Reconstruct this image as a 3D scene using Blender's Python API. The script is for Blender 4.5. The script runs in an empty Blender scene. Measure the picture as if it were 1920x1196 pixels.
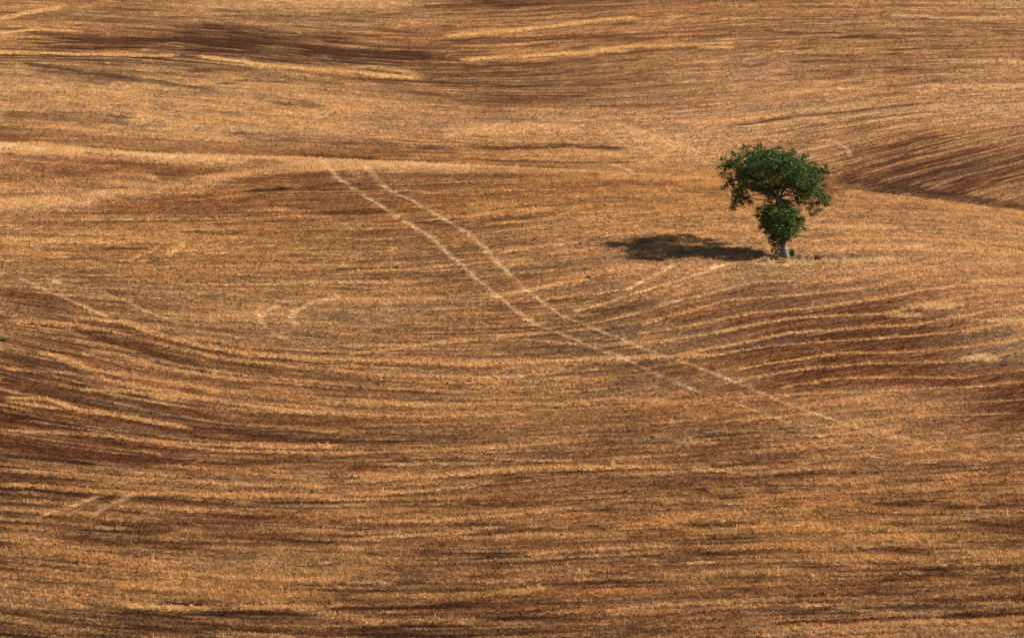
import bpy, bmesh, math, random
import numpy as np
from mathutils import Vector, Matrix

random.seed(7)
RNG = np.random.default_rng(11)
scene = bpy.context.scene
COL = scene.collection
R = math.radians

# ------------------------------------------------------------------ camera
H = 50.0                       # camera height above datum
F = 7817.0                     # focal length in photo pixels (1920 wide)
PITCH = R(11.07)
cd = bpy.data.cameras.new("camera")
cam = bpy.data.objects.new("camera", cd)
COL.objects.link(cam)
cam.location = (0, 0, H)
cam.rotation_euler = (R(90) - PITCH, 0, 0)
cd.sensor_width = 36.0
cd.lens = 36.0 * F / 1920.0
cd.clip_start = 1.0
cd.clip_end = 8000.0
scene.camera = cam
scene.render.resolution_x = 1024
scene.render.resolution_y = 637

# ------------------------------------------------------------------ light
SUN_EL = R(36.0)
TRAVEL = Vector((-0.998, 0.06, 0)).normalized()      # horizontal direction the light travels
SUNV = Vector((-TRAVEL.x * math.cos(SUN_EL), -TRAVEL.y * math.cos(SUN_EL), math.sin(SUN_EL)))
world = bpy.data.worlds.new("World")
scene.world = world
world.use_nodes = True
wn = world.node_tree
wn.nodes.clear()
wo = wn.nodes.new("ShaderNodeOutputWorld")
wb = wn.nodes.new("ShaderNodeBackground")
sk = wn.nodes.new("ShaderNodeTexSky")
sk.sky_type = 'NISHITA'
sk.sun_disc = False
sk.sun_elevation = SUN_EL
sk.sun_rotation = math.atan2(SUNV.x, SUNV.y)
wb.inputs["Strength"].default_value = 0.05
wn.links.new(sk.outputs[0], wb.inputs[0])
wn.links.new(wb.outputs[0], wo.inputs[0])
sl = bpy.data.lights.new("sun", 'SUN')
sl.energy = 5.0
sl.angle = R(0.53)
sl.color = (1.0, 0.93, 0.82)
so = bpy.data.objects.new("sun", sl)
COL.objects.link(so)
so.rotation_euler = SUNV.to_track_quat('Z', 'Y').to_euler()
scene.view_settings.view_transform = 'Standard'
scene.view_settings.look = 'None'
scene.view_settings.exposure = 0.35
scene.view_settings.gamma = 1.0

# ------------------------------------------------------------------ helpers
def tag(o, label=None, cat=None, group=None, kind=None):
    if label: o["label"] = label
    if cat: o["category"] = cat
    if group: o["group"] = group
    if kind: o["kind"] = kind
    return o

def mesh_np(name, verts, faces, mat=None, parent=None, smooth=False):
    """verts (N,3) array, faces (M,k) array, all faces with the same number of corners"""
    verts = np.asarray(verts, np.float32); faces = np.asarray(faces, np.int32)
    me = bpy.data.meshes.new(name)
    k = faces.shape[1]
    me.vertices.add(len(verts)); me.vertices.foreach_set("co", verts.ravel())
    me.loops.add(faces.size); me.loops.foreach_set("vertex_index", faces.ravel())
    me.polygons.add(len(faces))
    me.polygons.foreach_set("loop_start", np.arange(0, faces.size, k, dtype=np.int32))
    me.polygons.foreach_set("use_smooth", np.full(len(faces), smooth))
    me.update(calc_edges=True)
    if mat: me.materials.append(mat)
    o = bpy.data.objects.new(name, me)
    COL.objects.link(o)
    if parent: o.parent = parent
    return o

def srgb(c):
    c = np.asarray(c, float) / 255.0
    return np.where(c <= 0.04045, c / 12.92, ((c + 0.055) / 1.055) ** 2.4)

def hash2(i, j, seed):
    h = (i.astype(np.int64) * 374761393 + j.astype(np.int64) * 668265263 + seed * 1442695041) & 0xffffffff
    h = ((h ^ (h >> 13)) * 1274126177) & 0xffffffff
    h = ((h ^ (h >> 16)) * 2246822519) & 0xffffffff
    return ((h ^ (h >> 15)) & 0xffffff) / float(0xffffff)

def vnoise(x, y, seed):
    """smooth value noise, about -1..1"""
    xi = np.floor(x); yi = np.floor(y)
    fx = x - xi; fy = y - yi
    fx = fx * fx * (3 - 2 * fx); fy = fy * fy * (3 - 2 * fy)
    a = hash2(xi, yi, seed); b = hash2(xi + 1, yi, seed)
    c = hash2(xi, yi + 1, seed); d = hash2(xi + 1, yi + 1, seed)
    return ((a * (1 - fx) + b * fx) * (1 - fy) + (c * (1 - fx) + d * fx) * fy) * 2 - 1

def fnoise(x, y, seed, octv=3, gain=0.55):
    s = 0; a = 1.0; t = 0
    for k in range(octv):
        s = s + a * vnoise(x * 2 ** k + 13.7 * k, y * 2 ** k - 7.1 * k, seed + 17 * k); t += a; a *= gain
    return s / t * 1.35

def sstep(a, b, x):
    t = np.clip((x - a) / (b - a), 0, 1)
    return t * t * (3 - 2 * t)

# ------------------------------------------------------------------ terrain shape
# distance from the viewpoint's hill (m) against the depression at which the slope is met there
DN = np.array([40, 120, 150, 182, 200, 215, 235, 255, 268, 276, 283, 290, 296, 302, 308, 314, 320, 330, 345, 360, 385, 420, 500, 700, 1200, 3200.])
RN = np.array([9500, 2400, 1750, 1196, 984, 831, 650, 490, 402, 360, 337, 324, 320, 323, 325, 321, 310, 262, 186, 112, 0, -130, -360, -560, -700, -800.])
dd_ = np.arange(40, 3200, 0.5)
rr_ = np.interp(dd_, DN, RN)
kern = np.exp(-0.5 * (np.arange(-12, 13) / 4.5) ** 2); kern /= kern.sum()
rr_[12:-12] = np.convolve(rr_, kern, 'valid')
cpx = np.array([-9000, -900, 0, 300, 600, 960, 1300, 1560, 1750, 1920, 2600, 9000.])
cr = np.array([240, 250, 263, 288, 300, 311, 331, 352, 380, 403, 430, 440.])
cx_ = np.arange(-9000, 9001, 20.)
cs_ = np.interp(cx_, cpx, cr)
k2 = np.exp(-0.5 * (np.arange(-10, 11) / 4.0) ** 2); k2 /= k2.sum()
cs_[10:-10] = np.convolve(cs_, k2, 'valid')

def u_of_px(px): return (px - 960) * 1.018 / F
def row_of(px, d):
    w = np.interp(d, [225, 240, 262, 284, 322, 340, 365, 385], [0, .12, .6, 1, 1, .75, .25, 0])
    return np.interp(d, dd_, rr_) + (np.interp(px, cx_, cs_) - 320) * w
def t_of_row(row): return np.tan(PITCH - np.arctan((598 - row) / F))
def relief(x, y):
    n = 0.16 * fnoise(x / 16.0, y / 9.0, 5, 2) + 0.035 * fnoise(x / 4.0, y / 1.6, 9, 2)
    return n * np.interp(y, [120, 185], [0, 1])

# tree stands here
TPX, TD = 1470.0, 255.6

# ------------------------------------------------------------------ field grid
pxs = np.concatenate([-60 - np.geomspace(9000, 6, 46), np.arange(-60, 1981, 1.9), 1981 + np.geomspace(6, 9000, 46)])
ds = np.concatenate([np.linspace(50, 177, 50), np.arange(178, 296, 0.15), np.arange(296, 394, 0.21), 394 + np.geomspace(0.5, 2700, 60)])
NX, ND = len(pxs), len(ds)
PX, D = np.meshgrid(pxs, ds)
ROW = row_of(PX, D)
U = u_of_px(PX)
X = U * D
Z = H - t_of_row(ROW) * D

# ---- harvest direction field: rows of the combine, as lines v = const
def lattice(rows, cols, vals):
    vals = np.array(vals, float)
    def f(px, row):
        r = np.clip(np.interp(row, rows, np.arange(len(rows))), 0, len(rows) - 1.001)
        c = np.clip(np.interp(px, cols, np.arange(len(cols))), 0, len(cols) - 1.001)
        i = r.astype(int); j = c.astype(int); fr = r - i; fc = c - j
        if vals.ndim == 3: fr = fr[..., None]; fc = fc[..., None]
        return (vals[i, j] * (1 - fc) + vals[i, j + 1] * fc) * (1 - fr) + (vals[i + 1, j] * (1 - fc) + vals[i + 1, j + 1] * fc) * fr
    return f
mc = [0, 320, 640, 960, 1280, 1600, 1920]
m_near = lattice([300, 400, 500, 600, 700, 800, 900, 1000, 1196], mc, [
    [.07, .05, .02, .02, .04, .10, .15], [-.02, -.02, -.04, -.07, -.03, .06, .12], [.03, .0, -.01, -.10, -.15, -.05, .04],
    [.15, .12, .02, -.05, -.20, -.20, -.20], [.28, .18, .07, -.03, -.17, -.17, -.2], [.15, .1, .02, -.02, -.06, -.09, -.09],
    [.08, .07, 0, -.05, -.05, -.04, -.01], [.07, .05, 0, -.03, -.03, 0, 0], [.12, .08, 0, -.05, -.05, -.03, -.05]])
m_far = lattice([0, 100, 200, 300, 400], mc, [
    [.02, .03, .02, -.06, -.06, .02, .02], [.03, .08, .10, -.08, -.08, -.03, 0], [.05, .08, .08, .02, -.06, -.12, -.07],
    [.05, .04, .02, .03, -.06, -.25, -.28], [.07, .05, .02, .04, -.1, -.32, -.34]])
lrows = np.arange(-120, 1400, 6.0)
lcols = np.arange(-360, 2290, 20.0)
jc = int(np.argmin(abs(lcols - 960)))
def vfield(m):
    V = np.zeros((len(lrows), len(lcols)))
    V[:, jc] = lrows
    for rng_, s in ((range(jc + 1, len(lcols)), 1), (range(jc - 1, -1, -1), -1)):
        for j in rng_:
            src = lrows - m(np.full_like(lrows, lcols[j]), lrows) * 20.0 * s
            prev = V[:, j - s]
            v = np.interp(src, lrows, prev)
            v = v + np.minimum(src - lrows[0], 0) + np.maximum(src - lrows[-1], 0)
            V[:, j] = v
    return V
def samp(V, px, row):
    r = np.clip((row - lrows[0]) / 6.0, 0, len(lrows) - 1.001); c = np.clip((px - lcols[0]) / 20.0, 0, len(lcols) - 1.001)
    i = r.astype(int); j = c.astype(int); fr = r - i; fc = c - j
    return (V[i, j] * (1 - fc) + V[i, j + 1] * fc) * (1 - fr) + (V[i + 1, j] * (1 - fc) + V[i + 1, j + 1] * fc) * fr
Vn = samp(vfield(m_near), PX, ROW); Vf = samp(vfield(m_far), PX, ROW)
# rows -> metres of depth on the middle line, continuing linearly outside the tabulated part
nr = rr_[(dd_ > 150) & (dd_ < 291)]; nd = dd_[(dd_ > 150) & (dd_ < 291)]
far = (dd_ > 316) & (dd_ < 430)
VM = np.where(D < 297, 300 - (Vn - 320) / 8.0, 300 - (Vf - 320) / 6.2)
VM = np.where(ROW > 1380, VM + (182 - D) * -1.0, VM)
isnear = D < 297
XW = X

# ---- large tone map of the field (straw, bare soil, chaff, swath shade painted into the darks)
PAL = dict(L=(203, 156, 104), M=(164, 112, 66), D=(105, 64, 36), O=(160, 102, 52), G=(198, 142, 74), P=(192, 142, 100),
           R=(130, 76, 42), Y=(150, 122, 92), W=(206, 180, 140), B=(76, 46, 27), K=(96, 72, 52), H=(214, 162, 92), E=(150, 130, 100),
           S=(206, 166, 120), Q=(112, 88, 56), N=(70, 85, 30))
LINP = {k: srgb(v) for k, v in PAL.items()}
TR = [0, 60, 100, 160, 200, 250, 290, 340, 400, 460, 520, 580, 640, 700, 760, 820, 880, 940, 1000, 1050, 1100, 1150, 1196]
TM = """MMLLRMMMP GMDMMMMMM DDDDMMMMM LLLMDMPMP LLLLMPPPP OLLPPPPMM POOOGLPRR OOOMMGGDR PMOOGGLPL GGGMMPLPL MMMMMPYPP
RMLLMMRRP MRMMMYRRY RMMMPMRRR RRMMMMMPR RRRRMMMPM RRMOMMRMM DMRMOMOOO MRRRMOGGD RMGMRMOOG MGGDMMMRR DDDRRMRRR DDMRDDRPY""".split()
tone = lattice(TR, [0, 240, 480, 720, 960, 1200, 1440, 1680, 1920], [[LINP[c] for c in row] for row in TM])
jx = 70 * fnoise(XW / 9, VM / 4, 31, 3); jy = 22 * fnoise(XW / 7, VM / 3, 32, 3)
C = tone(PX + jx, ROW + jy)
Lt = C @ np.array([.3, .6, .1]); C = C * ((Lt / .21) ** .26)[..., None]

# ---- bands following the harvest rows
def mulband(amp, sx, sv, seed, octv=2):
    return amp * fnoise(XW / sx, VM / sv, seed, octv)
lum = mulband(.18, 26, 2.6, 41, 3) + mulband(.34, 6.5, 0.9, 42, 3) + mulband(.44, 2.6, 0.40, 43, 3) + .12 * fnoise(XW / 1.0, VM / .8, 44, 2)
amp = np.interp(ROW, [0, 60, 120, 250, 330, 500, 700, 850, 950, 1196], [.8, 1.2, 1.15, .8, .7, .65, .8, 1.05, 1.3, 1.45]) * (1 - .25 * sstep(1000, 1700, PX) * (ROW < 200)) * (1 - .45 * sstep(1050, 1300, PX) * sstep(400, 470, ROW) * (1 - sstep(700, 850, ROW))) * (1 - .3 * (1 - sstep(700, 1000, PX)) * sstep(400, 470, ROW) * (1 - sstep(600, 680, ROW)))
lum = np.where(lum < 0, lum * .8, lum)
C = C * .92 * np.exp(1.25 * lum * amp)[..., None]
# warm / grey drift
hue = fnoise(XW / 12, VM / 2.2, 51, 3)
hue2 = fnoise(XW / 16, VM / 5, 53, 3); C[..., 1] *= np.exp(-.06 * hue2); C[..., 2] *= np.exp(-.20 * hue2)
C[..., 0] *= np.exp(.06 * hue); C[..., 2] *= np.exp(-.10 * hue)
gr = sstep(.35, .9, fnoise(XW / 10, VM / 1.3, 52, 3)) * .45
C = C * (1 - gr[..., None]) + LINP['E'] * .95 * gr[..., None]
# fine dark streaks (bare soil, swath shade painted in) and bright straw streaks
dk = sstep(.42, .8, fnoise(XW / 5.0, VM / 0.9, 61, 3)) * np.interp(ROW, [0, 70, 200, 330, 800, 900, 1000, 1196], [.35, .8, .3, .15, .25, .55, .8, .8])
calm = 1 - .7 * sstep(1120, 1300, PX) * sstep(470, 510, ROW) * (1 - sstep(740, 820, ROW))      # here the passes are traced one by one below
C = C * (1 + .26 * (1 - calm))[..., None]
C = C * (1 - dk[..., None]) + LINP['B'] * 1.35 * dk[..., None]
bs = sstep(.30, .8, fnoise(XW / 11.0, VM / 0.75, 62, 3)) * np.interp(ROW, [0, 400, 900, 1196], [.5, .4, .65, .75])
bs = bs * calm
C = C * (1 - bs[..., None]) + LINP['H'] * .95 * bs[..., None]
Lb = C @ np.array([.3, .6, .1])
C = C * (1.04 * (1 + (Lb / .42) ** 3) ** (-1 / 3.))[..., None]
# thin sweeping straw lines with shading painted along the near side, wandering along the rows
def thin(seed, sx, sv, wd, a_l, a_d, where):
    global C
    n = fnoise(XW / sx, VM / sv, seed, 2)
    g_ = np.abs(np.gradient(n, axis=0)) / np.maximum(np.gradient(ds)[:, None], .05) * wd      # keeps the line a constant width in metres
    on = sstep(-.3, .5, fnoise(XW / 4, VM / 1.2, seed + 5, 3)) * where
    l = np.exp(-(n / np.maximum(g_, .015)) ** 2) * a_l * on
    d_ = np.exp(-((n / np.maximum(g_, .015)) + 2.1 * np.sign(np.gradient(n, axis=0))) ** 2 / 1.6) * a_d * on
    C = C * (1 - l[..., None]) + LINP['L'] * 1.35 * l[..., None]
    C = C * (1 - d_)[..., None]
vis = np.interp(ROW, [0, 300, 420, 900], [.65, .7, .9, 1]) * calm
thin(91, 34, 2.6, .27, .75, .36, vis)
thin(92, 26, 2.0, .23, .65, .36, vis)
thin(93, 18, 1.5, .20, .55, .34, vis)
thin(94, 12, 1.1, .17, .45, .3, vis)
# combine passes: pale swath edge with a darker furrow on its near side
per = 3.3
ph = (VM + .35 * fnoise(XW / 14, VM / 6, 71, 2)) / per
fr = ph - np.floor(ph)
passw = np.interp(ROW, [0, 280, 420, 520, 900, 1196], [.25, .2, .3, .55, .7, .6]) * (.55 + .45 * fnoise(XW / 9, VM / 3, 72, 2))
passw = np.clip(passw, 0, 1) * .7 * calm
edge = np.exp(-((fr - .5) / .055) ** 2) * passw
furr = np.exp(-((fr - .37) / .07) ** 2) * passw
C = C * (1 - (.55 * edge)[..., None]) + LINP['L'] * (.55 * edge)[..., None]
C = C * (1 - .45 * furr)[..., None]
Z = Z + (edge * .05 - furr * .07)

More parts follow.
